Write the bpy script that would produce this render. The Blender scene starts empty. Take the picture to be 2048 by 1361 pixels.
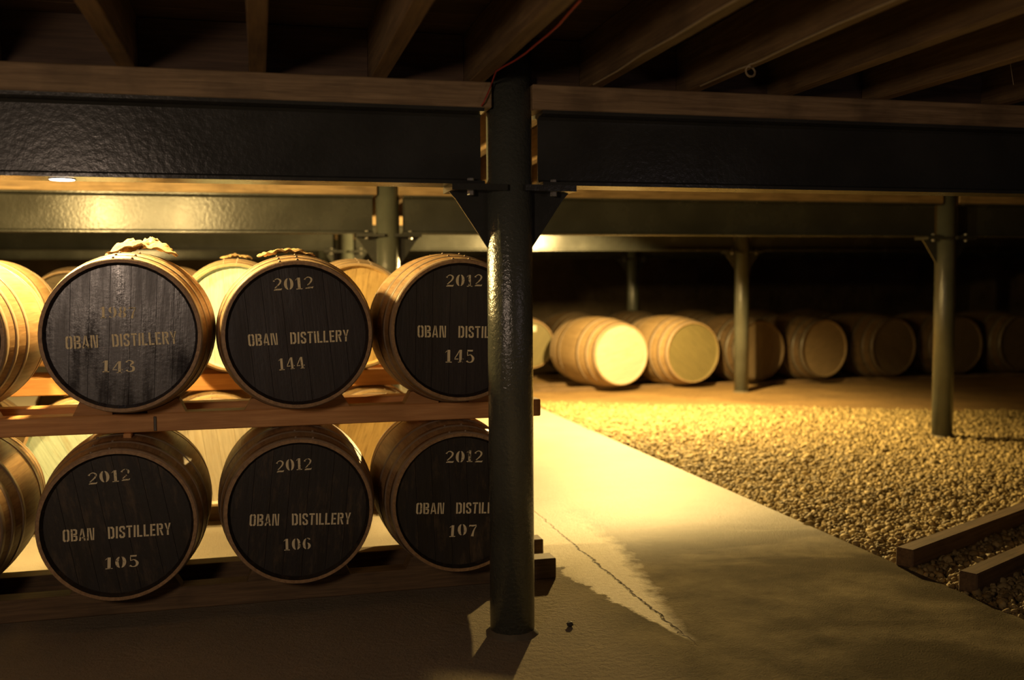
import bpy, math, random
import numpy as np
from mathutils import Vector, Matrix
from math import sin, cos, pi, sqrt, radians

random.seed(7)
SC = bpy.context.scene
COL = SC.collection

# ------------------------------------------------------------------ camera
W, H, FPX, CAMH = 2048, 1361, 1991.0, 1.4
YAW, PITCH, ROLL = radians(14.2), radians(-3.3), radians(0.40)
fw = Vector((sin(YAW) * cos(PITCH), cos(YAW) * cos(PITCH), sin(PITCH)))
rt = fw.cross(Vector((0, 0, 1))).normalized()
up = rt.cross(fw)
c_, s_ = cos(ROLL), sin(ROLL)
rt, up = rt * c_ - up * s_, rt * s_ + up * c_
cd = bpy.data.cameras.new('camera')
cam = bpy.data.objects.new('camera', cd)
COL.objects.link(cam)
cam.matrix_world = Matrix(((rt.x, up.x, -fw.x, 0), (rt.y, up.y, -fw.y, 0), (rt.z, up.z, -fw.z, CAMH), (0, 0, 0, 1)))
cd.sensor_width = 36.0
cd.lens = FPX * 36.0 / W
cd.clip_start, cd.clip_end = 0.05, 100
cd.dof.use_dof = True
cd.dof.focus_distance = 4.2
cd.dof.aperture_fstop = 1.5
SC.camera = cam

# ------------------------------------------------------------------ world, lamps, exposure
wd = bpy.data.worlds.new('world')
SC.world = wd
wd.use_nodes = True
wd.node_tree.nodes['Background'].inputs[0].default_value = (1.0, 0.72, 0.42, 1)
wd.node_tree.nodes['Background'].inputs[1].default_value = 0.004
SC.view_settings.view_transform = 'Standard'
SC.view_settings.look = 'None'
SC.view_settings.exposure = 0.0
SC.view_settings.gamma = 1.0
SC.view_settings.use_curve_mapping = False
SC.cycles.max_bounces = 6
SC.cycles.diffuse_bounces = 4
SC.cycles.sample_clamp_indirect = 4.0

WARM = (1.0, 0.675, 0.235)


def point(name, loc, watts, color=WARM, radius=0.05):
    l = bpy.data.lights.new(name, 'POINT')
    l.energy, l.color, l.shadow_soft_size = watts, color, radius
    o = bpy.data.objects.new(name, l)
    COL.objects.link(o)
    o.location = loc
    return o


def area(name, loc, target, watts, color, size):
    l = bpy.data.lights.new(name, 'AREA')
    l.energy, l.color, l.size = watts, color, size
    o = bpy.data.objects.new(name, l)
    COL.objects.link(o)
    o.location = loc
    o.rotation_euler = (Vector(target) - Vector(loc)).to_track_quat('-Z', 'Y').to_euler()
    return o


LAMPS = [('rack_lamp', (-0.72, 4.82, 2.06), 270), ('aisle_lamp', (-1.325, 5.52, 2.04), 320), ('path_lamp', (3.605, 9.35, 2.02), 1950), ('far_lamp', (-1.77, 13.2, 2.04), 260)]
for n_, p_, w_ in LAMPS:
    lo_ = point(n_ + '_light', p_, w_)
    if n_ == 'path_lamp':      # spot cone tilted left, shaped to dim the right side; no hood built
        sp_ = bpy.data.lights.new('path_lamp_light', 'SPOT')
        sp_.energy, sp_.color, sp_.shadow_soft_size = w_, WARM, 0.05
        sp_.spot_size, sp_.spot_blend = radians(180), 0.3
        lo_.data = sp_
        lo_.rotation_euler = Vector((-0.40, 0.15, -1.0)).to_track_quat('-Z', 'Y').to_euler()
# the lit visitors' side from which the photograph is taken
area('visitor_room_light', (-1.25, 0.1, 1.78), (0.0, 4.3, 0.7), 26.0, (1.0, 0.72, 0.52), 0.35)
area('visitor_passage_light', (2.7, 1.2, 1.6), (1.0, 4.0, 1.0), 1.6, (1.0, 0.76, 0.74), 0.3)


# ------------------------------------------------------------------ helpers: pixel -> place
def ray(px, py):
    return fw + rt * ((px - W / 2) / FPX) - up * ((py - H / 2) / FPX)


def at_y(px, py, Y):
    d = ray(px, py)
    t = Y / d.y
    return Vector((d.x * t, Y, CAMH + d.z * t))


def at_z(px, py, z=0.0):
    d = ray(px, py)
    t = (z - CAMH) / d.z
    return Vector((d.x * t, d.y * t, z))


# ------------------------------------------------------------------ helpers: objects
def link(name, me, parent=None, mat=None, loc=None, rot=None, **props):
    o = bpy.data.objects.new(name, me)
    COL.objects.link(o)
    if mat is not None and me is not None and len(me.materials) == 0:
        me.materials.append(mat)
    if parent is not None:
        o.parent = parent
    if loc is not None:
        o.location = loc
    if rot is not None:
        o.rotation_euler = rot
    for k, v in props.items():
        o[k] = v
    return o


def root(name, loc=(0, 0, 0), rz=0.0, **props):
    return link(name, None, None, None, loc, (0, 0, rz), **props)


class MB:
    def __init__(self):
        self.v, self.f, self.sm = [], [], []

    def add(self, vs, fs, smooth=False):
        n = len(self.v)
        self.v += [tuple(x) for x in vs]
        self.f += [[i + n for i in f] for f in fs]
        self.sm += [smooth] * len(fs)
        return self

    def box(self, lo, hi, b=0.0):
        x0, y0, z0 = lo
        x1, y1, z1 = hi
        if b <= 0:
            vs = [(x0, y0, z0), (x1, y0, z0), (x1, y1, z0), (x0, y1, z0), (x0, y0, z1), (x1, y0, z1), (x1, y1, z1), (x0, y1, z1)]
            return self.add(vs, [(3, 2, 1, 0), (4, 5, 6, 7), (0, 1, 5, 4), (1, 2, 6, 5), (2, 3, 7, 6), (3, 0, 4, 7)])
        # chamfered box: 24 verts
        cx = [(x0, x1), (y0, y1), (z0, z1)]
        idx, vs = {}, []
        for i in (0, 1):
            for j in (0, 1):
                for k in (0, 1):
                    s = [1 if q else -1 for q in (i, j, k)]
                    p = [cx[0][i], cx[1][j], cx[2][k]]
                    for a in range(3):
                        q = [p[m] - (s[m] * b if m != a else 0) for m in range(3)]
                        idx[(i, j, k, a)] = len(vs)
                        vs.append(q)
        fs = []
        for a in range(3):
            o1, o2 = (a + 1) % 3, (a + 2) % 3
            for s in (0, 1):
                quad = []
                for u, w in ((0, 0), (1, 0), (1, 1), (0, 1)):
                    key = [0, 0, 0]
                    key[a], key[o1], key[o2] = s, u, w
                    quad.append(idx[(key[0], key[1], key[2], a)])
                fs.append(quad if s else quad[::-1])
        for a in range(3):
            o1, o2 = (a + 1) % 3, (a + 2) % 3
            for u in (0, 1):
                for w in (0, 1):
                    k0, k1 = [0, 0, 0], [0, 0, 0]
                    k0[o1] = k1[o1] = u
                    k0[o2] = k1[o2] = w
                    k0[a], k1[a] = 0, 1
                    q = [idx[(*k0, o1)], idx[(*k1, o1)], idx[(*k1, o2)], idx[(*k0, o2)]]
                    fs.append(q if (u ^ w) else q[::-1])
        for i in (0, 1):
            for j in (0, 1):
                for k in (0, 1):
                    q = [idx[(i, j, k, a)] for a in range(3)]
                    fs.append(q if (i + j + k) % 2 else q[::-1])
        return self.add(vs, fs)

    def prism(self, poly, y0, y1):
        """poly in (x, z), extruded along y from y0 (front) to y1"""
        n = len(poly)
        vs = [(x, y0, z) for x, z in poly] + [(x, y1, z) for x, z in poly]
        fs = [list(range(n)), list(range(2 * n - 1, n - 1, -1))]
        fs += [(i, i + n, (i + 1) % n + n, (i + 1) % n) for i in range(n)]
        return self.add(vs, fs)

    def cyl(self, c, r, z0, z1, n=16, r2=None, smooth=True):
        r2 = r if r2 is None else r2
        vs = [(c[0] + r * cos(2 * pi * i / n), c[1] + r * sin(2 * pi * i / n), z0) for i in range(n)]
        vs += [(c[0] + r2 * cos(2 * pi * i / n), c[1] + r2 * sin(2 * pi * i / n), z1) for i in range(n)]
        self.add(vs, [(i, (i + 1) % n, (i + 1) % n + n, i + n) for i in range(n)], smooth)
        m = len(self.v) - 2 * n
        self.f += [list(range(m + n - 1, m - 1, -1)), list(range(m + n, m + 2 * n))]
        self.sm += [False, False]
        return self

    def tube(self, pts, r, n=6):
        pts = [Vector(p) for p in pts]
        vs, fs = [], []
        for i, p in enumerate(pts):
            t = (pts[min(i + 1, len(pts) - 1)] - pts[max(i - 1, 0)]).normalized()
            a = t.cross(Vector((0, 0, 1)))
            a = a.normalized() if a.length > 1e-3 else Vector((1, 0, 0))
            b = t.cross(a)
            vs += [p + a * (r * cos(2 * pi * k / n)) + b * (r * sin(2 * pi * k / n)) for k in range(n)]
        for i in range(len(pts) - 1):
            for k in range(n):
                fs.append((i * n + k, i * n + (k + 1) % n, (i + 1) * n + (k + 1) % n, (i + 1) * n + k))
        return self.add(vs, fs, True)

    def mesh(self, name='mesh'):
        me = bpy.data.meshes.new(name)
        me.from_pydata(self.v, [], self.f)
        me.polygons.foreach_set('use_smooth', self.sm)
        me.update()
        return me

    def build(self, name, mat, parent=None, loc=None, rot=None, **props):
        return link(name, self.mesh(name), parent, mat, loc, rot, **props)


# ------------------------------------------------------------------ materials
class NT:
    def __init__(self, name):
        self.m = bpy.data.materials.new(name)
        self.m.use_nodes = True
        self.t = self.m.node_tree
        self.b = self.t.nodes['Principled BSDF']

    def n(self, kind, **kw):
        nd = self.t.nodes.new(kind)
        for k, v in kw.items():
            setattr(nd, k, v)
        return nd

    def put(self, sock, v):
        if isinstance(v, bpy.types.NodeSocket):
            self.t.links.new(v, sock)
        elif isinstance(v, (tuple, list)) and len(v) == 3 and sock.type == 'RGBA':
            sock.default_value = (*v, 1)
        else:
            sock.default_value = v

    def coord(self, which='Object', scale=(1, 1, 1), rand=False):
        tc = self.n('ShaderNodeTexCoord')
        mp = self.n('ShaderNodeMapping')
        self.put(mp.inputs['Vector'], tc.outputs[which])
        mp.inputs['Scale'].default_value = scale
        if rand:
            oi = self.n('ShaderNodeObjectInfo')
            mul = self.math('MULTIPLY', oi.outputs['Random'], 37.0)
            cx = self.n('ShaderNodeCombineXYZ')
            for i in range(3):
                self.put(cx.inputs[i], mul)
            self.put(mp.inputs['Location'], cx.outputs[0])
        return mp.outputs[0]

    def noise(self, vec, scale, detail=4, rough=0.55, dist=0.0):
        nd = self.n('ShaderNodeTexNoise')
        self.put(nd.inputs['Vector'], vec)
        nd.inputs['Scale'].default_value = scale
        nd.inputs['Detail'].default_value = detail
        nd.inputs['Roughness'].default_value = rough
        nd.inputs['Distortion'].default_value = dist
        return nd.outputs['Fac']

    def math(self, op, a, b=0.0, clamp=False):
        nd = self.n('ShaderNodeMath', operation=op, use_clamp=clamp)
        self.put(nd.inputs[0], a)
        self.put(nd.inputs[1], b)
        return nd.outputs[0]

    def rng(self, v, a, b, c=0.0, d=1.0, smooth=False):
        nd = self.n('ShaderNodeMapRange')
        if smooth:
            nd.interpolation_type = 'SMOOTHSTEP'
        for i, x in enumerate((v, a, b, c, d)):
            self.put(nd.inputs[i], x)
        return nd.outputs[0]

    def ramp(self, v, stops):
        nd = self.n('ShaderNodeValToRGB')
        el = nd.color_ramp.elements
        while len(el) < len(stops):
            el.new(0.5)
        for e, (p, c) in zip(el, stops):
            e.position, e.color = p, (*c, 1)
        self.put(nd.inputs[0], v)
        return nd.outputs[0]

    def mix(self, f, a, b, mode='MIX'):
        nd = self.n('ShaderNodeMix', data_type='RGBA', blend_type=mode)
        self.put(nd.inputs[0], f)
        self.put(nd.inputs[6], a)
        self.put(nd.inputs[7], b)
        return nd.outputs[2]

    def bump(self, h, strength, dist=0.01):
        nd = self.n('ShaderNodeBump')
        nd.inputs['Strength'].default_value = strength
        nd.inputs['Distance'].default_value = dist
        self.put(nd.inputs['Height'], h)
        self.put(self.b.inputs['Normal'], nd.outputs[0])

    def out(self, color, rough, metal=0.0, spec=None):
        self.put(self.b.inputs['Base Color'], color)
        self.put(self.b.inputs['Roughness'], rough)
        self.b.inputs['Metallic'].default_value = metal
        if spec is not None:
            self.b.inputs['Specular IOR Level'].default_value = spec
        return self.m


def m_steel(name, base, rough, bump=0.35, scale=55):
    k = NT(name)
    c = k.coord()
    n1 = k.noise(c, 3.0, 5)
    n2 = k.noise(c, scale, 3, 0.6)
    col = k.ramp(n1, [(0.3, tuple(x * 0.75 for x in base)), (0.7, tuple(x * 1.2 for x in base))])
    k.bump(n2, bump, 0.004)
    return k.out(col, k.rng(n1, 0.3, 0.7, rough * 0.85, rough * 1.2))


def m_wood(name, dark, light, axis='y', rough=0.6, rand=True, stain=0.0, var=0.5):
    k = NT(name)
    sc = {'x': (1.2, 22, 22), 'y': (22, 1.2, 22), 'z': (22, 22, 1.2)}[axis]
    g = k.noise(k.coord(scale=sc, rand=rand), 3.0, 5, 0.6, 0.3)
    c2 = k.coord(rand=rand)
    bl = k.noise(c2, 4.0, 4)
    col = k.ramp(g, [(0.28, dark), (0.72, light)])
    if rand:
        oi = k.n('ShaderNodeObjectInfo')
        v = k.rng(oi.outputs['Random'], 0, 1, 1 - var * 0.5, 1 + var * 0.5)
        hs = k.n('ShaderNodeHueSaturation')
        k.put(hs.inputs['Value'], v)
        k.put(hs.inputs['Color'], col)
        col = hs.outputs[0]
    if stain > 0:
        col = k.mix(k.rng(bl, 0.5, 0.72, 0, stain), col, tuple(x * 0.35 for x in dark))
    k.bump(g, 0.25, 0.003)
    return k.out(col, rough)


def m_head(name, dark, light, rough, scuff=None, scuff_amt=0.0, gloss_var=0.0):
    """painted or bare head boards, grain vertical; scuff = colour of worn patches"""
    k = NT(name)
    c = k.coord(rand=True)
    g = k.noise(k.coord(scale=(30, 30, 2.0), rand=True), 2.5, 5, 0.65, 0.4)
    bl = k.noise(c, 7.0, 6, 0.65)
    col = k.ramp(g, [(0.3, dark), (0.75, light)])
    if scuff is not None:
        run = k.noise(k.coord(scale=(14, 14, 3.2), rand=True), 2.2, 6, 0.7)
        col = k.mix(k.rng(k.math('MULTIPLY', run, k.math('ADD', bl, 0.5)), 0.52, 0.78, 0, scuff_amt), col, scuff)
    r = rough
    if gloss_var > 0:
        w = k.noise(k.coord(scale=(9, 9, 1.8)), 1.6, 3)
        r = k.rng(w, 0.35, 0.65, rough - gloss_var, rough + gloss_var)
    h = k.math('ADD', g, k.math('MULTIPLY', k.noise(c, 60, 3), 0.5))
    k.bump(h, 0.35, 0.003)
    return k.out(col, r)


def m_paint_letters(name):
    k = NT(name)
    c = k.coord(which='Object')
    n = k.noise(c, 95, 4, 0.7)
    n2 = k.noise(c, 16, 3)
    f = k.rng(k.math('ADD', n, k.math('MULTIPLY', k.math('SUBTRACT', n2, 0.5), 0.9)), 0.25, 0.38)
    col = k.mix(f, (0.03, 0.025, 0.018), (0.82, 0.72, 0.46))
    return k.out(col, 0.7)


M = {}
M['steel'] = m_steel('grey_painted_steel', (0.036, 0.037, 0.033), 0.25, 0.30, 42)
M['pillar'] = m_steel('gloss_painted_pillar', (0.072, 0.078, 0.064), 0.24, 0.8, 70)
M['pillar'].node_tree.nodes['Principled BSDF'].inputs['Specular IOR Level'].default_value = 0.9
M['steel'].node_tree.nodes['Principled BSDF'].inputs['Specular IOR Level'].default_value = 0.28
M['bolt'] = m_steel('bolt_steel', (0.25, 0.24, 0.22), 0.35, 0.1)
M['stave'] = m_wood('oak_staves', (0.22, 0.125, 0.055), (0.44, 0.28, 0.135), 'y', 0.5, True, 0.22, 0.06)
M['stave_dark'] = m_wood('darkened_oak_staves', (0.06, 0.038, 0.02), (0.14, 0.09, 0.045), 'y', 0.55, True, 0.4, 0.2)  # dark oak tone, with lamp fall-off on the far casks put into the colour
M['stave_pale'] = m_wood('pale_oak_staves', (0.25, 0.165, 0.075), (0.40, 0.275, 0.14), 'y', 0.55, True, 0.2, 0.08)
M['hoop'] = m_steel('worn_iron_hoop', (0.27, 0.20, 0.135), 0.42, 0.2, 30)
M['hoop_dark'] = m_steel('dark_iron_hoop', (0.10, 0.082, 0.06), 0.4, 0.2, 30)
M['black_gloss'] = m_head('gloss_black_head', (0.012, 0.010, 0.012), (0.026, 0.022, 0.025), 0.30, (0.05, 0.045, 0.05), 0.5, 0.13)
M['black_gloss'].node_tree.nodes['Principled BSDF'].inputs['Specular IOR Level'].default_value = 1.0
M['black'] = m_head('matt_black_head', (0.014, 0.010, 0.0095), (0.029, 0.021, 0.018), 0.50, (0.06, 0.04, 0.03), 0.3, 0.08)
M['black_worn'] = m_head('worn_black_head', (0.011, 0.009, 0.007), (0.024, 0.018, 0.013), 0.50, (0.13, 0.085, 0.045), 0.55, 0.08)
M['head_green'] = m_head('green_grey_head', (0.34, 0.43, 0.36), (0.54, 0.64, 0.54), 0.65, (0.34, 0.24, 0.10), 0.6)
M['head_gold'] = m_head('golden_oak_head', (0.40, 0.26, 0.09), (0.58, 0.40, 0.16), 0.62, (0.15, 0.09, 0.03), 0.7)
M['head_pale'] = m_head('pale_scrubbed_head', (0.37, 0.32, 0.24), (0.54, 0.48, 0.37), 0.65, (0.42, 0.32, 0.18), 0.6)
M['head_tan'] = m_head('tan_head', (0.17, 0.12, 0.06), (0.28, 0.20, 0.11), 0.62, (0.10, 0.06, 0.03), 0.6)
M['head_dull'] = m_head('dull_brown_head', (0.07, 0.048, 0.026), (0.15, 0.105, 0.055), 0.65, (0.07, 0.05, 0.03), 0.5)  # own brown, darkened further to imitate light falling off to the right
M['head_olive'] = m_head('olive_head', (0.12, 0.10, 0.04), (0.19, 0.155, 0.06), 0.6, (0.16, 0.12, 0.05), 0.5)
M['letters'] = m_paint_letters('stencil_paint')
M['rail'] = m_wood('sawn_rack_timber', (0.52, 0.235, 0.07), (0.76, 0.40, 0.145), 'x', 0.65, True, 0.2, 0.2)
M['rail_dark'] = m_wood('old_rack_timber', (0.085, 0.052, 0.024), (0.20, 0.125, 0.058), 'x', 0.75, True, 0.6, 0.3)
M['chock'] = m_wood('chock_timber', (0.36, 0.165, 0.05), (0.55, 0.28, 0.10), 'x', 0.65, True, 0.2, 0.3)
M['plate'] = m_wood('ceiling_plate_timber', (0.15, 0.095, 0.045), (0.34, 0.235, 0.12), 'x', 0.75, True, 0.5, 0.2)
M['joist'] = m_wood('joist_timber', (0.10, 0.060, 0.026), (0.22, 0.142, 0.062), 'y', 0.75, True, 0.4, 0.3)
M['board'] = m_wood('ceiling_boards', (0.055, 0.032, 0.018), (0.12, 0.072, 0.04), 'x', 0.8, True, 0.3, 0.5)


def m_floor():
    k = NT('concrete_floor')
    c = k.coord()
    sp = k.n('ShaderNodeSeparateXYZ')
    k.put(sp.inputs[0], c)
    X, Y = sp.outputs[0], sp.outputs[1]
    big = k.noise(c, 0.9, 5, 0.6)
    mid = k.noise(c, 3.5, 6, 0.62)
    fine = k.noise(c, 38, 5, 0.65)
    grit = k.noise(c, 130, 3, 0.6)
    col = k.ramp(mid, [(0.32, (0.062, 0.049, 0.025)), (0.68, (0.22, 0.18, 0.102))])
    col = k.mix(k.rng(grit, 0.35, 0.7, 0.0, 0.3), col, (0.20, 0.17, 0.115))
    # swept, smoother slab right of the joint
    right = k.rng(k.math('ADD', X, k.math('MULTIPLY', mid, 0.3)), 1.75, 2.15, 0, 1, True)
    far = k.rng(Y, 4.3, 5.6, 0, 1, True)
    smooth_c = k.ramp(big, [(0.35, (0.30, 0.26, 0.20)), (0.7, (0.40, 0.35, 0.28))])
    col = k.mix(k.math('MULTIPLY', far, 0.85), col, smooth_c)
    # damp, oily stains on the slab
    st = k.noise(k.coord(scale=(0.8, 1.5, 1)), 1.7, 4, 0.55, 0.5)
    near_st = k.math('MULTIPLY', k.rng(Y, 5.6, 4.6, 0, 1, True), k.rng(X, 1.7, 2.1, 0, 1, True))
    col = k.mix(k.math('MULTIPLY', k.rng(st, 0.40, 0.60, 0, 0.75, True), near_st), col, (0.06, 0.047, 0.025))
    # bare pale strip where paint has flaked off along the slab joint at x = 1.6
    nz = k.math('MULTIPLY', k.math('SUBTRACT', k.noise(c, 9, 6, 0.65), 0.5), 0.22)
    wl = k.rng(Y, 3.52, 4.45, 0.0, 0.21)
    wr = k.rng(Y, 3.6, 4.9, 0.01, 0.24)
    dx = k.math('ADD', k.math('SUBTRACT', X, 1.6), k.math('MULTIPLY', nz, k.rng(Y, 3.5, 4.2, 0.12, 1.0)))
    left_ok = k.rng(k.math('ADD', dx, wl), -0.006, 0.012)
    right_ok = k.rng(k.math('SUBTRACT', wr, dx), -0.03, 0.06)
    patch = k.math('MULTIPLY', k.math('MULTIPLY', left_ok, right_ok), k.math('MULTIPLY', k.rng(Y, 3.5, 3.56), k.rng(Y, 6.0, 4.9)))
    bare = k.mix(k.rng(fine, 0.35, 0.6, 0.35, 0), (0.85, 0.79, 0.64), (0.5, 0.43, 0.30))
    col = k.mix(k.math('MULTIPLY', patch, 0.95), col, bare)
    # the open joint itself
    jn = k.math('ABSOLUTE', k.math('ADD', k.math('SUBTRACT', X, 1.6), k.math('MULTIPLY', k.math('SUBTRACT', k.noise(c, 14, 4), 0.5), 0.05)))
    joint = k.math('MULTIPLY', k.rng(jn, 0.003, 0.008, 1, 0), k.math('MULTIPLY', k.rng(Y, 3.45, 3.7), k.rng(Y, 6.2, 5.0)))
    col = k.mix(k.math('MULTIPLY', joint, k.rng(fine, 0.35, 0.55)), col, (0.05, 0.04, 0.025))
    # grey painted zone in front of the rack
    painted = k.math('MULTIPLY', k.rng(k.math('ADD', X, k.math('MULTIPLY', k.math('SUBTRACT', mid, 0.5), 0.25)), 1.5, 1.25, 0, 1), k.rng(Y, 4.75, 4.5))
    col = k.mix(k.math('MULTIPLY', painted, 0.75), col, (0.27, 0.23, 0.165))
    h = k.math('ADD', k.math('MULTIPLY', fine, k.rng(painted, 0, 1, 0.35, 1.0)), k.math('MULTIPLY', grit, 0.45))
    h = k.math('SUBTRACT', h, k.math('MULTIPLY', joint, 1.5))
    h = k.math('SUBTRACT', h, k.math('MULTIPLY', patch, 0.45))
    k.bump(h, 0.8, 0.014)
    k.put(k.b.inputs['Specular IOR Level'], k.rng(far, 0, 1, 0.04, 0.40))
    return k.out(col, k.rng(far, 0, 1, 0.9, 0.55))


def m_ground():
    k = NT('trodden_earth')
    c = k.coord()
    n = k.noise(c, 2.2, 6, 0.6)
    f = k.noise(c, 45, 4, 0.6)
    col = k.ramp(n, [(0.3, (0.17, 0.10, 0.033)), (0.7, (0.30, 0.18, 0.062))])
    col = k.mix(k.rng(f, 0.45, 0.7, 0, 0.5), col, (0.45, 0.31, 0.13))
    k.bump(f, 0.5, 0.015)
    return k.out(col, 0.85)


def m_gravel():
    k = NT('gravel_stone')
    g = k.n('ShaderNodeNewGeometry')
    col = k.ramp(g.outputs['Random Per Island'], [(0.0, (0.12, 0.085, 0.028)), (0.5, (0.255, 0.185, 0.066)), (1.0, (0.41, 0.31, 0.125))])
    f = k.noise(k.coord(), 60, 3)
    k.bump(f, 0.3, 0.004)
    return k.out(col, 0.75)


def m_stone():
    k = NT('rough_stone_wall')
    c = k.coord()
    n = k.noise(c, 1.6, 6, 0.65)
    f = k.noise(c, 9, 5, 0.6)
    col = k.ramp(n, [(0.3, (0.05, 0.035, 0.02)), (0.7, (0.15, 0.11, 0.07))])
    k.bump(f, 0.8, 0.04)
    return k.out(col, 0.9)


def m_cloth():
    k = NT('hessian_cloth')
    c = k.coord()
    n = k.noise(c, 160, 2)
    col = k.ramp(n, [(0.3, (0.26, 0.17, 0.07)), (0.7, (0.46, 0.32, 0.15))])
    k.bump(n, 0.6, 0.004)
    return k.out(col, 0.9)


def m_plain(name, col, rough=0.6, emit=None):
    k = NT(name)
    n = k.noise(k.coord(), 40, 3)
    c = k.mix(k.rng(n, 0.3, 0.7, 0, 0.35), col, tuple(x * 0.6 for x in col))
    if emit:
        k.b.inputs['Emission Color'].default_value = (*emit[:3], 1)
        k.b.inputs['Emission Strength'].default_value = emit[3]
    return k.out(c, rough)


M['floor'] = m_floor()
M['ground'] = m_ground()
M['gravel'] = m_gravel()
M['stone'] = m_stone()
M['cloth'] = m_cloth()
M['red_wire'] = m_plain('red_insulation', (0.34, 0.035, 0.02))
M['grey_wire'] = m_plain('grey_insulation', (0.32, 0.25, 0.14))
M['green_tie'] = m_plain('green_tie', (0.07, 0.16, 0.04))
M['lens'] = m_plain('glow_spot_face', (0.9, 0.88, 0.86), 0.3, (1.0, 0.86, 0.82, 9.0))  # emission stands in for the bright spot under the near beam
M['globe'] = m_plain('lamp_globe', (0.9, 0.85, 0.7), 0.3, (1.0, 0.66, 0.25, 12.0))
M['paper'] = m_plain('paper_label', (0.8, 0.77, 0.62), 0.7)
M['pebble'] = m_plain('dark_pebble', (0.035, 0.03, 0.025), 0.7)
M['mortar'] = m_plain('rough_mortar', (0.11, 0.09, 0.055), 0.85)

# ------------------------------------------------------------------ the setting
PATH_X = 3.02
fl = MB()
fl.add([(-9, -1.5, 0), (PATH_X, -1.5, 0), (PATH_X, 18.6, 0), (-9, 18.6, 0)], [(0, 1, 2, 3)])
fl.add([(PATH_X, -1.5, 0), (PATH_X, -1.5, -0.12), (PATH_X, 18.6, -0.12), (PATH_X, 18.6, 0)], [(0, 1, 2, 3)])
fl.build('floor', M['floor'], kind='structure')


def gravel_limit(x):
    return 10.05 - 0.47 * (x - 5.25)


# earth beside the path, gently uneven
gr = MB()
nx, ny = 90, 120
xs = [PATH_X + 0.001 + (15.0 - PATH_X) * (i / nx) ** 1.2 for i in range(nx + 1)]
ys = [-1.5 + 20.1 * j / ny for j in range(ny + 1)]
vs = []
for j in range(ny + 1):
    for i in range(nx + 1):
        x, y = xs[i], ys[j]
        z = 0.012 * sin(1.7 * x + 0.6 * y) * sin(1.1 * y - 0.4 * x) + 0.006 * sin(5.1 * x) * sin(4.3 * y + x)
        z -= 0.012
        if y < gravel_limit(x):
            z -= 0.012
        vs.append((x, y, z * min(1, (x - PATH_X) / 0.3 + 0.6)))
fs = [(j * (nx + 1) + i, j * (nx + 1) + i + 1, (j + 1) * (nx + 1) + i + 1, (j + 1) * (nx + 1) + i) for j in range(ny) for i in range(nx)]
gr.add(vs, fs, True)
gr.build('ground', M['ground'], kind='structure')

MB().box((-9, 18.6, -0.1), (15, 18.9, 2.7)).build('wall_back', M['stone'], kind='structure')
MB().box((-9.3, -1.5, -0.1), (-9, 18.9, 2.7)).build('wall_left', M['stone'], kind='structure')
MB().box((15, -1.5, -0.1), (15.3, 18.9, 2.7)).build('wall_right', M['stone'], kind='structure')

# ceiling: boards on joists
ZB, ZJ, JH = 1.775, 2.16, 0.20
ceil = MB().box((-9, -1.5, ZJ + JH + 0.025), (15, 18.6, ZJ + JH + 0.06)).build('ceiling', M['board'], kind='structure')
bm_ = MB().box((-9, 0, 0), (15, 0.146, 0.024), 0.003).mesh('board')
bm_.materials.append(M['board'])
for i in range(58):
    link('board', bm_, ceil, None, (0, 1.0 + 0.15 * i, ZJ + JH - 0.0005))
jm = MB().box((-0.03, -1.4, 0), (0.03, 18.5, JH - 0.001), 0.003).mesh('joist')
jm.materials.append(M['joist'])
JX = [-0.435 + 0.445 * k for k in range(-6, 22)]
fix = {4: -0.435, 5: 0.01, 6: 0.445, 7: 0.815, 8: 1.285, 9: 1.70, 10: 2.11, 11: 2.56}
seen_j = sorted(list(fix.values()) + [-0.88 - 0.445 * k for k in range(6)] + [3.16 + 0.445 * k for k in range(14)])
for x in seen_j:
    link('joist', jm, ceil, None, (x, 0, ZJ))

bk_x = sorted(seen_j)
for a_, b_ in zip(bk_x[:-1], bk_x[1:]):  # boards added between joists to keep lamp light off the near ceiling
    for yb in (3.80, 7.60, 11.42):
        MB().box((a_ + 0.0305, yb + 0.03, ZJ + 0.001), (b_ - 0.0305, yb + 0.07, ZJ + JH - 0.002), 0.002).build('light_block_board', M['board'], ceil)

# ------------------------------------------------------------------ steel columns, beams and timber plates
COLX = [0.955, 5.87]
ROWY = [3.80, 7.60, 11.42, 15.2]
PR = 0.089


def ibeam(x0, x1):
    w, tf, tw, h = 0.08, 0.013, 0.005, 0.287
    prof = [(-w, 0), (w, 0), (w, tf), (tw + 0.012, tf + 0.004), (tw, tf + 0.014), (tw, h - tf - 0.014), (tw + 0.012, h - tf - 0.004), (w, h - tf), (w, h), (-w, h), (-w, h - tf),
            (-tw - 0.012, h - tf - 0.004), (-tw, h - tf - 0.014), (-tw, tf + 0.014), (-tw - 0.012, tf + 0.004), (-w, tf)]
    n = len(prof)
    m = MB()
    m.add([(x0, a, b) for a, b in prof] + [(x1, a, b) for a, b in prof],
          [list(range(n)), list(range(2 * n - 1, n - 1, -1))] + [((i + 1) % n, i, i + n, (i + 1) % n + n) for i in range(n)])
    return m


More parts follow.
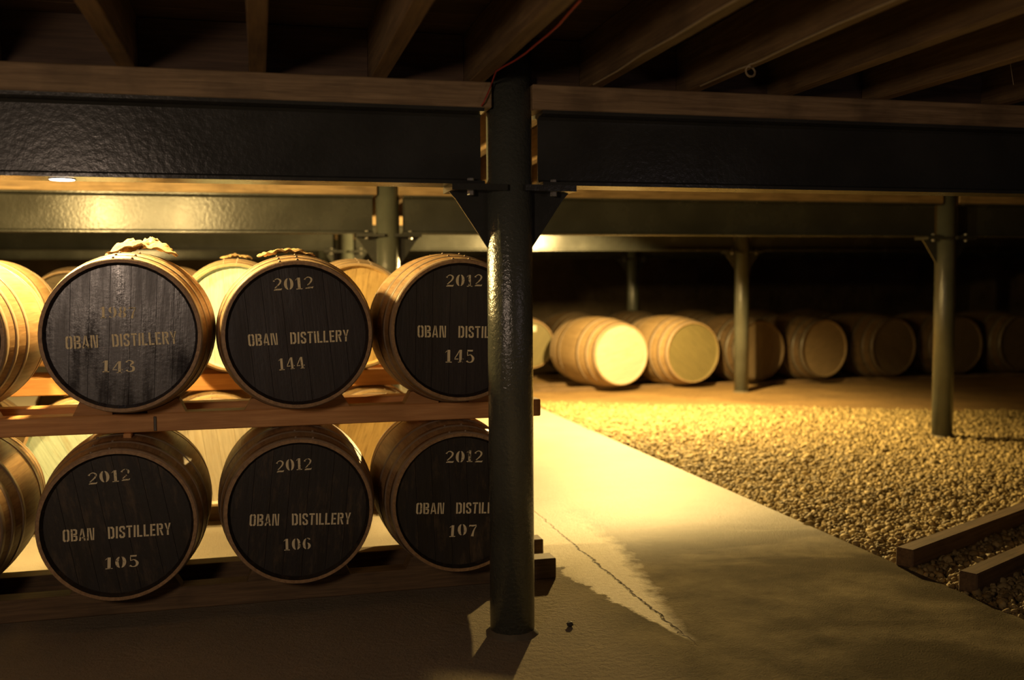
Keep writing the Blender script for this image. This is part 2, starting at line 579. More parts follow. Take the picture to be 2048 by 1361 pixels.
rows_words = ['nearest', 'second', 'third', 'fourth']
span_words = ['left of the first column', 'between the two columns', 'past the far right column']
for r, y in enumerate(ROWY):
    xs_ = [-8.9, COLX[0], COLX[1], 14.9]
    for s in range(3):
        x0 = xs_[s] + (0.115 if s else 0)
        x1 = xs_[s + 1] - (0.115 if s < 2 else 0)
        ibeam(x0, x1).build('steel_beam', M['steel'], None, (0, y, ZB), category='beam', kind='thing', group='steel beams under the ceiling',
                            label=f'dark painted steel beam of the {rows_words[r]} row, span {span_words[s]}')
        e0, e1 = x0 - (0.04 if s else 0), x1 + (0.03 if s < 2 else 0)
        MB().box((e0, -0.078, 0), (e1, 0.075, ZJ - ZB - 0.2875), 0.004).build(
            'timber_plate', M['plate'], None, (0, y, ZB + 0.2875), category='timber', kind='thing', group='timber plates on the steel beams',
            label=f'rough brown timber plate lying on the {rows_words[r]} steel beam, {span_words[s]}')


def column(x, y, label, main=False):
    t = root('steel_column', (x, y, 0), category='column', kind='thing', label=label, group='steel columns')
    n = 48 if main else 24
    MB().cyl((0, 0), PR, 0.0, ZJ + JH - 0.004, n).build('shaft', M['pillar'], t)
    for s in (-1, 1):
        # seat plate with a curved cut-out hugging the shaft
        a0 = [radians(a) for a in range(-68, 69, 17)]
        inner = [(s * (PR - 0.003) * cos(a), (PR - 0.003) * sin(a)) for a in a0]
        poly = [(s * 0.245, 0.095), (s * 0.035, 0.115)] + inner[::-1] + [(s * 0.035, -0.115), (s * 0.245, -0.095)]
        m = len(poly)
        mb = MB()
        mb.add([(p, q, ZB - 0.024) for p, q in poly] + [(p, q, ZB - 0.001) for p, q in poly],
               [list(range(m)), list(range(2 * m - 1, m - 1, -1))] + [(i, i + m, (i + 1) % m + m, (i + 1) % m) for i in range(m)])
        mb.build('seat_plate', M['steel'], t)
        g = MB().prism([(s * 0.24, ZB - 0.024), (s * 0.215, ZB - 0.052), (s * (PR - 0.004), ZB - 0.245), (s * (PR - 0.004), ZB - 0.024)], -0.006, 0.006)
        g.build('gusset', M['steel'], t)
        for q in (-0.052, 0.052):
            b = MB()
            b.cyl((s * 0.165, q), 0.013, ZB + 0.0125, ZB + 0.024, 6, None, False)
            b.build('bolt', M['bolt'], t)
            b = MB().cyl((s * 0.165, q), 0.014, ZB - 0.040, ZB - 0.024, 6, None, False)
            b.build('nut', M['bolt'], t)
    mb = MB()
    rr = random.Random(int(x * 100 + y))
    k = 28
    ring = lambda r, z, j: [((r + rr.uniform(-j, j)) * cos(2 * pi * i / k), (r + rr.uniform(-j, j)) * sin(2 * pi * i / k), z) for i in range(k)]
    vs = ring(0.116, -0.02, 0.008) + ring(0.103, 0.004, 0.006) + ring(PR - 0.002, 0.022, 0.0)
    mb.add(vs, [(a * k + i, a * k + (i + 1) % k, (a + 1) * k + (i + 1) % k, (a + 1) * k + i) for a in range(2) for i in range(k)], True)
    mb.build('base_collar', M['mortar'], t)
    return t


column(0.955, 3.80, 'thick dark grey steel column in front of the cask rack', True)
column(0.955, 7.60, 'steel column rising behind the second row of casks, above cask 144')
column(0.955, 11.42, 'far steel column glimpsed left of the one behind cask 144')
column(0.955, 15.2, 'furthest steel column, seen only as a stub over the casks')
column(5.87, 7.60, 'steel column standing in the gravel near the right edge')
column(5.87, 11.42, 'steel column at the gravel edge in front of the dark casks')
column(5.87, 15.2, 'steel column behind the pale headed floor cask')
column(5.87, 3.80, 'steel column outside the view at the right')

# ------------------------------------------------------------------ casks
STAVES = 24
CACHE = {}


def prof_r(Rh, Rb, L, y):
    u = abs(y) / (L / 2)
    return Rb - (Rb - Rh) * u ** 2.0


def cask_meshes(Rh, Rb, L, key):
    if key in CACHE:
        return CACHE[key]
    T = 0.028
    # one stave: curved outer skin, flat joints, bevelled inner chime painted like the head
    da = pi / STAVES
    ys = [-L / 2, -L / 2 + 0.024] + [-L / 2 + 0.024 + (L - 0.048) * i / 10 for i in range(1, 10)] + [L / 2 - 0.024, L / 2]
    N = len(ys) - 1
    st = MB()
    outer, inner = [], []
    for i, y in enumerate(ys):
        r = prof_r(Rh, Rb, L, y)
        ti = 0.013 if i in (0, N) else T
        outer.append([(r * sin(a * da * 0.9955), y, r * cos(a * da * 0.9955)) for a in (-1, -0.5, 0, 0.5, 1)])
        inner.append([((r - ti) * sin(a * da * 0.9955), y, (r - ti) * cos(a * da * 0.9955)) for a in (-1, 0, 1)])
    st.add([p for q in outer for p in q], [(i * 5 + j, (i + 1) * 5 + j, (i + 1) * 5 + j + 1, i * 5 + j + 1) for i in range(N) for j in range(4)], True)
    sd = []
    for i in range(N + 1):
        sd += [outer[i][0], inner[i][0], outer[i][4], inner[i][2]]
    fs = []
    for i in range(N):
        fs += [(i * 4, i * 4 + 1, i * 4 + 5, i * 4 + 4), (i * 4 + 2, i * 4 + 6, i * 4 + 7, i * 4 + 3)]
    st.add(sd, fs)
    for i, flip in ((0, False), (N, True)):
        q = outer[i] + inner[i][::-1]
        st.add(q, [list(range(8))[::-1] if flip else list(range(8))])
    nf = len(st.f)
    st.add([p for q in inner for p in q], [(i * 3 + j, i * 3 + j + 1, (i + 1) * 3 + j + 1, (i + 1) * 3 + j) for i in range(N) for j in range(2)])
    stave = st.mesh('stave')
    stave['painted_from'] = nf
    # head boards
    Rd = prof_r(Rh, Rb, L, L / 2 - 0.03) - T + 0.002
    rr = random.Random(hash(key) % 1000 if not isinstance(key, str) else sum(map(ord, key)))
    nb = 7
    cuts = [-Rd]
    for i in range(1, nb):
        cuts.append(-Rd + 2 * Rd * (i / nb) + rr.uniform(-0.012, 0.012))
    cuts.append(Rd)
    boards = []
    for i in range(nb):
        a, b = cuts[i] + 0.00015, cuts[i + 1] - 0.00015
        a, b = max(a, -Rd + 1e-4), min(b, Rd - 1e-4)
        pts = []
        for q in range(7):
            x = a + (b - a) * q / 6
            pts.append((x, -sqrt(max(Rd * Rd - x * x, 0))))
        for q in range(6, -1, -1):
            x = a + (b - a) * q / 6
            pts.append((x, sqrt(max(Rd * Rd - x * x, 0))))
        # chamfered front: inner outline
        cxm = (a + b) / 2
        n = len(pts)
        ch = 0.0006
        inn = [(x + (ch if x < cxm - 1e-6 else -ch if x > cxm + 1e-6 else 0) * (1 if abs(x - cxm) > (b - a) * 0.45 else 0), z) for x, z in pts]
        yf = -L / 2 + 0.026
        mb = MB()
        vs = [(x, yf, z) for x, z in inn] + [(x, yf + 0.0025, z) for x, z in pts] + [(x, yf + 0.02, z) for x, z in pts]
        fs = [list(range(n))]
        for k in range(2):
            fs += [(k * n + q, (k + 1) * n + q, (k + 1) * n + (q + 1) % n, k * n + (q + 1) % n) for q in range(n)]
        mb.add(vs, fs)
        boards.append(mb.mesh('head_board'))
    bk = MB()
    n = 32
    bk.add([(Rd * cos(2 * pi * i / n), L / 2 - 0.03, Rd * sin(2 * pi * i / n)) for i in range(n)] + [(Rd * cos(2 * pi * i / n), L / 2 - 0.05, Rd * sin(2 * pi * i / n)) for i in range(n)],
           [list(range(n)), list(range(n, 2 * n))[::-1]] + [(i, i + n, (i + 1) % n + n, (i + 1) % n) for i in range(n)])
    back = bk.mesh('back_head')
    # hoops
    hoops = []
    half = L / 2
    for a, b in ((0.004, 0.042), (0.105, 0.140), (0.235, 0.275)):
        for sgn in (-1, 1):
            y0, y1 = sgn * (half - a * L / 0.85), sgn * (half - b * L / 0.85)
            n = 64
            mb = MB()
            vs = []
            for i in range(n):
                ca, sa = cos(2 * pi * i / n), sin(2 * pi * i / n)
                for yy, d in ((y0, -0.004), (y0, 0.0018), (y1, 0.0018), (y1, -0.004)):
                    r = prof_r(Rh, Rb, L, yy) + d
                    vs.append((r * sa, yy, r * ca))
            fs = []
            for i in range(n):
                for j in range(3):
                    p, q = i * 4 + j, ((i + 1) % n) * 4 + j
                    fs.append((p, q, q + 1, p + 1) if sgn < 0 else (p + 1, q + 1, q, p))
            mb.add(vs, fs, True)
            ym = (y0 + y1) / 2
            rm = prof_r(Rh, Rb, L, ym)
            for ang in (-0.13, 0.10):
                cxr, czr = (rm + 0.0025) * sin(ang), (rm + 0.0025) * cos(ang)
                mb.cyl((cxr, ym), 0.007, czr - 0.002, czr + 0.005, 7, 0.004)
            hoops.append(mb.mesh('hoop'))
    CACHE[key] = (stave, boards, back, hoops)
    return CACHE[key]


TYPES = {'hogshead': (0.307, 0.345, 0.85), 'butt': (0.392, 0.465, 1.22)}


def use(me, mat, key, mat2=None):
    k2 = (me.name, mat.name, mat2.name if mat2 else '')
    if k2 not in CACHE:
        c = me.copy()
        c.materials.clear()
        c.materials.append(mat)
        if mat2:
            c.materials.append(mat2)
            for f in c.polygons[me['painted_from']:]:
                f.material_index = 1
        CACHE[k2] = c
    return CACHE[k2]


def cask(kind, x, yhead, zc, label, head='black', stave='stave', hoop='hoop', tilt=0.0, rz=0.0, group=None, scale=1.0):
    """x, zc: axis position at the head; yhead: the plane of the front chime"""
    Rh, Rb, L = [q * scale for q in TYPES[kind]]
    key = f'{kind}{scale:.3f}'
    sv, bd, bk, hp = cask_meshes(Rh, Rb, L, key)
    cx = x - sin(rz) * L / 2
    cy = yhead + cos(rz) * L / 2
    t = root('cask', (cx, cy, zc - Rb), rz, label=label, category='cask')
    if group:
        t['group'] = group
    ax = (0, 0, Rb)
    for i in range(STAVES):
        link('stave', use(sv, M[stave], key, M[head]), t, None, ax, (0, 2 * pi * i / STAVES + tilt + 0.05, 0))
    for b in bd:
        link('head_board', use(b, M[head], key), t, None, ax, (0, tilt, 0))
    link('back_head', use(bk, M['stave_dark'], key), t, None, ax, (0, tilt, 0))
    for h in hp:
        link('hoop', use(h, M[hoop], key), t, None, ax, (0, tilt, 0))
    return t


# ------------------------------------------------------------------ stencil lettering
def mirror(p, w):
    return [(w - x, y) for x, y in p][::-1]


def stroke(pts, ws):
    n = len(pts)
    # densify with Catmull-Rom
    P, Wd = [], []
    for i in range(n - 1):
        p0, p1, p2, p3 = pts[max(i - 1, 0)], pts[i], pts[i + 1], pts[min(i + 2, n - 1)]
        for q in range(5):
            t = q / 5
            f = lambda a, b, c, d: 0.5 * (2 * b + (c - a) * t + (2 * a - 5 * b + 4 * c - d) * t * t + (3 * b - a - 3 * c + d) * t ** 3)
            P.append((f(p0[0], p1[0], p2[0], p3[0]), f(p0[1], p1[1], p2[1], p3[1])))
            Wd.append(ws[i] + (ws[i + 1] - ws[i]) * t)
    P.append(pts[-1])
    Wd.append(ws[-1])
    L_, R_ = [], []
    for i, p in enumerate(P):
        a, b = P[max(i - 1, 0)], P[min(i + 1, len(P) - 1)]
        dx, dy = b[0] - a[0], b[1] - a[1]
        d = max(sqrt(dx * dx + dy * dy), 1e-6)
        nx_, ny_ = -dy / d * Wd[i] / 2, dx / d * Wd[i] / 2
        L_.append((p[0] + nx_, p[1] + ny_))
        R_.append((p[0] - nx_, p[1] - ny_))
    return [[L_[i], L_[i + 1], R_[i + 1], R_[i]] for i in range(len(P) - 1)]


def crescent(cx, cy, rx, ry, ri, side, a0=18):
    o, n_ = [], []
    for a in range(90 + a0, 271 - a0, 12):
        o.append((cx + side * rx * cos(radians(a)), cy + ry * sin(radians(a))))
        n_.append((cx + side * ri * cos(radians(a)), cy + ry * 0.98 * sin(radians(a))))
    return [[o[i], o[i + 1], n_[i + 1], n_[i]] for i in range(len(o) - 1)]


def rect(x0, y0, x1, y1):
    return [(x0, y0), (x1, y0), (x1, y1), (x0, y1)]


GL = {}
GL['O'] = (0.55, [[(0.24, 0), (0.1, 0), (0, .12), (0, .88), (.1, 1), (.24, 1), (.24, .87), (.17, .82), (.17, .18), (.24, .13)]])
GL['O'][1].append(mirror(GL['O'][1][0], 0.55))
BAR = rect(0, 0, .165, 1)
UB = [(.21, 1), (.42, 1), (.54, .9), (.54, .6), (.46, .51), (.21, .51), (.21, .62), (.38, .64), (.38, .86), (.21, .88)]
GL['B'] = (0.55, [BAR, UB, [(.21, .47), (.46, .47), (.55, .38), (.55, .1), (.43, 0), (.21, 0), (.21, .12), (.38, .14), (.38, .36), (.21, .37)]])
GL['A'] = (0.57, [[(0, 0), (.15, 0), (.265, .75), (.265, 1), (.2, 1)], [(.31, 1), (.37, 1), (.57, 0), (.42, 0), (.31, .72)], [(.2, .2), (.38, .2), (.36, .32), (.22, .32)]])
GL['N'] = (0.6, [rect(0, 0, .14, 1), [(.17, 1), (.31, 1), (.46, 0), (.33, 0)], rect(.48, 0, .6, 1)])
GL['D'] = (0.55, [BAR, [(.22, 1), (.4, 1), (.54, .85), (.54, .15), (.4, 0), (.22, 0), (.22, .13), (.37, .2), (.37, .8), (.22, .87)]])
GL['I'] = (0.165, [BAR])
_S = [(.5, .70), (.5, .88), (.4, 1), (.12, 1), (0, .88), (0, .62), (.1, .52), (.24, .47), (.24, .62), (.16, .66), (.16, .85), (.34, .85), (.34, .70)]
GL['S'] = (0.5, [_S, [(0.5 - x, 1 - y) for x, y in _S]])
GL['T'] = (0.5, [rect(0, .86, .5, 1), rect(.17, 0, .33, .83)])
GL['L'] = (0.45, [BAR, rect(.2, 0, .45, .14)])
GL['E'] = (0.45, [BAR, rect(.2, 0, .45, .14), rect(.2, .86, .45, 1), rect(.2, .44, .40, .57)])
GL['R'] = (0.55, [BAR, UB, [(.24, .47), (.39, .47), (.56, 0), (.4, 0)]])
GL['Y'] = (0.55, [[(0, 1), (.16, 1), (.26, .62), (.2, .45)], [(.31, .62), (.39, 1), (.55, 1), (.37, .45), (.24, .45)], rect(.2, 0, .36, .42)])
GL['0'] = (0.62, crescent(.31, .5, .31, .5, .11, 1) + crescent(.31, .5, .31, .5, .11, -1))
GL['1'] = (0.46, [rect(.15, .03, .33, 1), [(.0, .78), (.12, .86), (.12, .97)], rect(.04, 0, .44, .07)])
GL['2'] = (0.58, stroke([(.05, .76), (.11, .88), (.3, .98), (.49, .82), (.42, .55), (.10, .19)], [.15, .06, .07, .13, .11, .06]) + [[(.02, 0), (.52, 0), (.58, .16), (.46, .12), (.2, .14), (.06, .08)]])
GL['3'] = (0.56, stroke([(.06, .82), (.14, .94), (.28, .97), (.45, .80), (.28, .55)], [.14, .06, .06, .15, .05]) + stroke([(.28, .50), (.47, .38), (.46, .12), (.24, .02), (.06, .15)], [.05, .15, .15, .05, .14]))
GL['4'] = (0.62, stroke([(.34, .95), (.2, .62), (.05, .34)], [.05, .07, .05]) + [rect(.02, .24, .28, .31), rect(.34, .02, .50, 1), rect(.54, .24, .62, .31), rect(.26, 0, .58, .05)])
GL['5'] = (0.56, [[(.12, 1), (.50, 1), (.47, .86), (.12, .88)], rect(.10, .52, .15, .86)] + stroke([(.16, .55), (.34, .60), (.49, .34), (.42, .08), (.22, .01), (.06, .12)], [.05, .07, .17, .12, .05, .14]))
GL['6'] = (0.60, crescent(.30, .48, .29, .48, .10, 1, 14) + crescent(.30, .30, .28, .29, .10, -1) + stroke([(.32, .97), (.46, .94), (.5, .84)], [.05, .06, .13]))
GL['7'] = (0.56, [[(.02, .80), (.06, 1), (.20, .98), (.54, 1), (.54, .92), (.3, .84), (.1, .88)]] + stroke([(.54, .90), (.36, .5), (.26, 0)], [.05, .10, .19]))
GL['8'] = (0.56, crescent(.28, .74, .24, .25, .09, 1) + crescent(.28, .74, .24, .25, .09, -1) + crescent(.28, .25, .28, .26, .1, 1) + crescent(.28, .25, .28, .26, .1, -1))
GL['9'] = (0.60, [[(0.6 - x, 1 - y) for x, y in p] for p in GL['6'][1]])


def lettering(name, text, parent, pl, pr, hpx, Y, gap=0.10, jig=0.0, rr=None, half=None):
    """flat painted letters from the baseline end pl to pr (pixels), on the head plane at Y"""
    a, b = at_y(pl[0], pl[1], Y), at_y(pr[0], pr[1], Y)
    d = b - a
    length = d.length
    scale_px = length / sqrt((pr[0] - pl[0]) ** 2 + (pr[1] - pl[1]) ** 2)
    hh = hpx * scale_px
    ux = d.normalized()
    uz = Vector((-ux.z, 0, ux.x))
    tot = 0
    for ch in text:
        tot += 1.05 if ch == ' ' else GL[ch][0] + gap
    tot -= gap
    sx = length / tot
    x = 0
    mb = MB()
    off = parent.matrix_basis.inverted()
    for pos, ch in enumerate(text):
        if ch == ' ':
            x += 1.05
            continue
        w, polys = GL[ch]
        if half is not None and half != text[:pos].count(' '):
            x += w + gap
            continue
        dz = rr.uniform(-jig, jig) if rr else 0
        dr = rr.uniform(-0.04, 0.04) if rr else 0
        for p in polys:
            pts = []
            for px, py in p:
                q = a + ux * ((x + px - dr * (py - .5)) * sx) + uz * ((py + dz) * hh)
                pts.append(off @ q)
            n = len(pts)
            area2 = sum(p[i][0] * p[(i + 1) % n][1] - p[(i + 1) % n][0] * p[i][1] for i in range(n))
            mb.add(pts, [list(range(n)) if area2 > 0 else list(range(n))[::-1]])
        x += w + gap
    return mb.build(name, M['letters'], parent)


# ------------------------------------------------------------------ the near rack
YH = 4.25
YL = YH + 0.0232          # lettering sits just proud of the recessed head boards
ZL, ZU = 0.436, 1.194
rl = random.Random(3)

FRONT = [
    # x, z, label, head, tilt, texts
    (-1.276, ZU, 'cask cut by the left edge in the upper rack row, pale sunlit looking staves', 'black', 0.2, []),
    (-0.541, ZU + 0.004, 'glossy black headed cask with a worn year and 143, hessian on top', 'black_gloss', 0.05,
     [('year_lettering', '1987', (200, 636), (272, 636), 24), ('name_lettering', 'OBAN DISTILLERY', (132, 699), (354, 688), 27), ('number_lettering', '143', (204, 746), (270, 745), 25)]),
    (0.153, ZU - 0.006, 'black headed cask stencilled 2012 and 144 in the upper rack row', 'black', -0.09,
     [('year_lettering', '2012', (547, 582), (627, 577), 24), ('name_lettering', 'OBAN DISTILLERY', (497, 693), (698, 683), 24), ('number_lettering', '144', (558, 742), (610, 737), 24)]),
    (0.850, ZU, 'black headed cask stencilled 2012 and 145, half hidden by the column', 'black', 0.03,
     [('year_lettering', '2012', (892, 573), (965, 573), 23), ('name_lettering', 'OBAN DISTILLERY', (835, 675), (1030, 677), 23), ('number_lettering', '145', (890, 726), (948, 726), 25)]),
    (-1.315, ZL, 'cask cut by the left edge in the lower rack row, in deep shade', 'black_worn', 0.4, []),
    (-0.576, ZL - 0.008, 'black headed cask stencilled 2012 and 105 in the lower rack row', 'black_worn', -0.18,
     [('year_lettering', '2012', (177, 969), (261, 961), 25), ('name_lettering', 'OBAN DISTILLERY', (126, 1085), (342, 1070), 26), ('number_lettering', '105', (210, 1139), (277, 1134), 25)]),
    (0.145, ZL + 0.004, 'scuffed black headed cask stencilled 2012 and 106', 'black_worn', 0.1,
     [('year_lettering', '2012', (553, 945), (624, 939), 24), ('name_lettering', 'OBAN DISTILLERY', (499, 1053), (701, 1049), 24), ('number_lettering', '106', (567, 1103), (622, 1100), 24)]),
    (0.845, ZL, 'black headed cask stencilled 2012 and 107, partly behind the column', 'black_worn', -0.03,
     [('year_lettering', '2012', (891, 925), (965, 925), 23), ('name_lettering', 'OBAN DISTILLERY', (832, 1029), (1023, 1027), 22), ('number_lettering', '107', (898, 1074), (953, 1072), 23)]),
]
for x, z, lab, hd, tl, tx in FRONT:
    t = cask('hogshead', x, YH, z, lab, hd, 'stave', 'hoop', tl, 0.0, 'casks in the near rack')
    for nm, s, pl, pr, hp in tx:
        if ' ' in s:      # two words, two painted parts
            for half in (0, 1):
                lettering(nm, s, t, pl, pr, hp, YL, 0.12, 0.0, rl, half)
            continue
        lettering(nm, s, t, pl, pr, hp, YL, 0.12 if nm == 'name_lettering' else 0.13, 0.0 if nm == 'name_lettering' else 0.05, rl)


def rail(name, x0, x1, y0, z0, z1, label, mat='rail', depth=0.1, group='rack rails'):
    return MB().box((x0, 0, 0), (x1, depth, z1 - z0), 0.004).build(name, M[mat], None, (0, y0, z0), category='timber', label=label, group=group)


for z, w in ((ZU, 'upper'), (ZL, 'lower')):  # unseen casks added to stop lamp light spilling onto the front floor
    cask('hogshead', -2.03, YH, z, f'added light-blocking cask outside the view at the left end of the {w} near row', 'black', 'stave', 'hoop', 0.2, 0.0, 'casks in the near rack')
rail('rack_rail', -4.0, 1.262, 4.45, 0.777, 0.856, 'orange brown timber rail along the front, carrying the upper casks', 'rail')
rail('rack_rail', -4.0, 1.20, 4.80, 0.777, 0.856, 'timber rail behind the upper front rail, seen between casks 143 and 144', 'rail')
rail('rack_rail', -4.0, 1.334, 4.45, 0.0, 0.097, 'old dark timber rail lying on the concrete under the lower casks', 'rail_dark')
rail('rack_rail', -4.0, 1.372, 4.80, 0.0, 0.097, 'rear floor rail of the near rack, its end showing right of the column', 'rail_dark')


def chock(x, y, z, side, zc, Rb, label, mat='chock'):
    """wedge on a rail against a cask; side -1 left of the cask's foot, +1 right"""
    r = 0.338
    pts = []
    for k in range(6):
        dx = 0.07 + 0.115 * k / 5
        pts.append((dx, zc - sqrt(r * r - dx * dx) - z + 0.0))
    poly = [(0.07, 0.0)] + [(a, max(b, 0.002)) for a, b in pts] + [(0.198, pts[-1][1] - 0.002), (0.225, 0.0)]
    poly = [(side * a, b) for a, b in poly]
    if side > 0:
        poly = poly[::-1]
    MB().prism(poly, 0, 0.09).build('wedge', M[mat], None, (x, y, z), category='wedge', label=label, group='wooden wedges under the casks')


for (x, z, lab, hd, tl, tx), num in zip(FRONT, ['cut by the left edge', 'with the glossy head', 'in the middle', 'half behind the column', 'cut by the left edge', 'first shown whole', 'with the scuffed head', 'half behind the column']):
    up_ = z > 0.8
    for s in (-1, 1):
        wd_ = 'left' if s < 0 else 'right'
        chock(x, 4.452, 0.8565 if up_ else 0.0975, s, z, 0.345,
              f'wooden wedge under the {wd_} flank of the {"upper" if up_ else "lower"} cask {num}', 'chock' if up_ else 'rail_dark')
# iron dog on the front rail and a shim under it
MB().box((-0.005, -0.006, 0), (0.007, 0.004, 0.062), 0.002).build('iron_staple', M['hoop_dark'], None, (at_y(310, 850, 4.45).x, 4.449, 0.781), category='staple',
                                                                 label='rusty iron staple driven upright into the front upper rail')
MB().box((-0.016, -0.012, 0), (0.016, 0.05, 0.022), 0.003).build('timber_shim', M['rail'], None, (at_y(255, 870, 4.44).x, 4.44, 0.7545), category='shim',
                                                                label='small pale wood shim between the front rail and cask 105')


# hessian cloths draped over bungs
def cloth(x, y, ztop, R, lx, ly, amp, seed, label):
    rr = random.Random(seed)
    n, m = 34, 26
    ph = [rr.uniform(0, 6.28) for _ in range(10)]
    vs = []
    for j in range(m + 1):
        for i in range(n + 1):
            u, v = i / n * 2 - 1, j / m * 2 - 1
            dx = u * lx * (1 + 0.18 * sin(3.1 * v + ph[0])) + 0.012 * sin(9 * v + ph[7])
            dy = v * ly * (1 + 0.2 * sin(2.7 * u + ph[1]))
            hgt = amp * max(0, (1 - 0.75 * (u * u) ** 0.8 * 1.1)) * max(0, 1 - 0.8 * v * v)
            fold = (0.5 + 0.5 * sin(5.0 * u + 2.2 * v + ph[2])) * 0.5 + (0.5 + 0.5 * sin(9.5 * u - 4.0 * v + ph[3])) * 0.3 + (0.5 + 0.5 * sin(17 * u + 9 * v + ph[4])) * 0.2 + rr.uniform(-0.13, 0.13)
            edge = max(abs(u), abs(v))
            hgt = hgt * (0.22 + 1.1 * fold) + 0.006 + (0.010 * (0.5 + 0.5 * sin(13 * u + 11 * v)) if edge > 0.85 else 0)
            ang = dx / R
            r = R + hgt
            vs.append((r * sin(ang), dy, r * cos(ang) - R))
    fs = [(j * (n + 1) + i, j * (n + 1) + i + 1, (j + 1) * (n + 1) + i + 1, (j + 1) * (n + 1) + i) for j in range(m) for i in range(n)]
    o = MB().add(vs, fs, True).build('hessian_cloth', M['cloth'], None, (x, y, ztop), category='cloth', label=label, group='hessian cloths over the bungs')
    s = o.modifiers.new('thickness', 'SOLIDIFY')
    s.thickness = 0.004
    s.offset = 1
    return o


cloth(-0.49, 4.66, ZU + 0.004 + 0.3455, 0.345, 0.118, 0.13, 0.062, 5, 'crumpled hessian cloth lying on top of the cask marked 143')
cloth(0.125, 4.66, ZU - 0.006 + 0.3455, 0.345, 0.10, 0.10, 0.022, 11, 'flattened hessian patch on top of the cask marked 144')

# ------------------------------------------------------------------ second and third rack rows
Y2 = 5.90
Z2U = 1.212
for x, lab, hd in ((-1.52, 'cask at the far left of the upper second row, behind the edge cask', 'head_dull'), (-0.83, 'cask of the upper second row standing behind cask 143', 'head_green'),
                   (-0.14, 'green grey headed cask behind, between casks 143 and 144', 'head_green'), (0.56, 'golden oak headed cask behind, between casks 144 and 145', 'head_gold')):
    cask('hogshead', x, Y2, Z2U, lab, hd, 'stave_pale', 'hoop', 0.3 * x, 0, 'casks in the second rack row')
for x, lab, hd in ((-1.70, 'cask of the lower second row near the left edge, glimpsed past a green one', 'head_pale'), (-0.98, 'pale green headed cask glimpsed above and left of cask 105', 'head_green'),
                   (-0.27, 'pale scrubbed cask head lit between casks 105 and 106', 'head_pale'), (0.66, 'yellow streaked cask head lit between casks 106 and 107', 'head_gold')):
    cask('hogshead', x, Y2, ZL, lab, hd, 'stave_pale', 'hoop', 0.5 * x, 0, 'casks in the second rack row')
cloth(-0.13, 6.30, Z2U + 0.3455, 0.345, 0.07, 0.09, 0.020, 21, 'small hessian patch on the green grey headed cask behind')
rail('rack_rail', -4.0, 1.15, 6.10, 0.777, 0.876, 'brightly lit timber rail under the upper casks of the second row', 'rail')
rail('rack_rail', -4.0, 1.15, 6.45, 0.777, 0.876, 'rear rail under the upper casks of the second row', 'rail')
rail('rack_rail', -4.0, 1.15, 6.10, 0.0, 0.097, 'floor rail under the front of the second row', 'rail_dark')
rail('rack_rail', -4.0, 1.15, 6.45, 0.0, 0.097, 'floor rail under the back of the second row', 'rail_dark')
Y3 = 8.15
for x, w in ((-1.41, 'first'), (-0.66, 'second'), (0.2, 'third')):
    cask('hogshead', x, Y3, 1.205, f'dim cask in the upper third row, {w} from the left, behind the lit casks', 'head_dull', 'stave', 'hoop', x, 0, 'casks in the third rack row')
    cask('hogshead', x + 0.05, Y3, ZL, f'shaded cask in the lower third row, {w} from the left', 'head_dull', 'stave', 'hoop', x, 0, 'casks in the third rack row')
for yy, a in ((8.35, 'front'), (8.70, 'back')):
    rail('rack_rail', -4.0, 0.8, yy, 0.777, 0.868, f'{a} rail under the upper casks of the third row', 'rail')
    rail('rack_rail', -4.0, 0.8, yy, 0.0, 0.097, f'{a} floor rail of the third row', 'rail_dark')

# ------------------------------------------------------------------ casks on the floor at the back
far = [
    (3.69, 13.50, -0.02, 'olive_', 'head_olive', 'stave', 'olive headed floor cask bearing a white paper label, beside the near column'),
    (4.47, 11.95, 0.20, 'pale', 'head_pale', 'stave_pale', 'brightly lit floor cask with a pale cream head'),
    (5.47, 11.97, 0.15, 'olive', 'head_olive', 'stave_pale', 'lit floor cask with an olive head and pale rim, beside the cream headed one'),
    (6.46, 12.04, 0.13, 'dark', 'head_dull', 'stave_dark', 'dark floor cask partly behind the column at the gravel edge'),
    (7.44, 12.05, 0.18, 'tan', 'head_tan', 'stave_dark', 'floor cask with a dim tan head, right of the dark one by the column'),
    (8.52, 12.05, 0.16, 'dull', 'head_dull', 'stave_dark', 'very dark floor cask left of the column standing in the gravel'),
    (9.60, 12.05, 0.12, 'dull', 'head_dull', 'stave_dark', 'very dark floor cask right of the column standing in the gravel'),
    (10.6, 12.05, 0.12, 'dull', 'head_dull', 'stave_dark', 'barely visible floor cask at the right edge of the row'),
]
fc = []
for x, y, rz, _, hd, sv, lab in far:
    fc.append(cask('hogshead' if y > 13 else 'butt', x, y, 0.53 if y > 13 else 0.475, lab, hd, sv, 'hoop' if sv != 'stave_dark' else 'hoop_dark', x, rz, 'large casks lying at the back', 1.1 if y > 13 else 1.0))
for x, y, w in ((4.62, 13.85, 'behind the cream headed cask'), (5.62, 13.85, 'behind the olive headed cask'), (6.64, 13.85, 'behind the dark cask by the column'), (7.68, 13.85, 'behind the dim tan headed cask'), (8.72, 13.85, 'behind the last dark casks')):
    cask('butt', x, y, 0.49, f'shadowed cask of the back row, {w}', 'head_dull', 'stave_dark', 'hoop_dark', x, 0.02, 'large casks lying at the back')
lb = MB().box((-0.055, -0.002, -0.04), (0.055, 0.002, 0.04), 0.0008)
lb.build('paper_label', M['paper'], fc[0], (0.03, -0.4675 + 0.0235, 0.38 + 0.22))
for yy, a in ((12.25, 'front'), (12.85, 'middle'), (14.0, 'third'), (14.6, 'rear')):
    rail('floor_batten', 3.1, 12.5, yy, -0.03, 0.035, f'dark timber batten under the floor casks at the back, {a} one', 'rail_dark', 0.09, 'battens under the back casks')

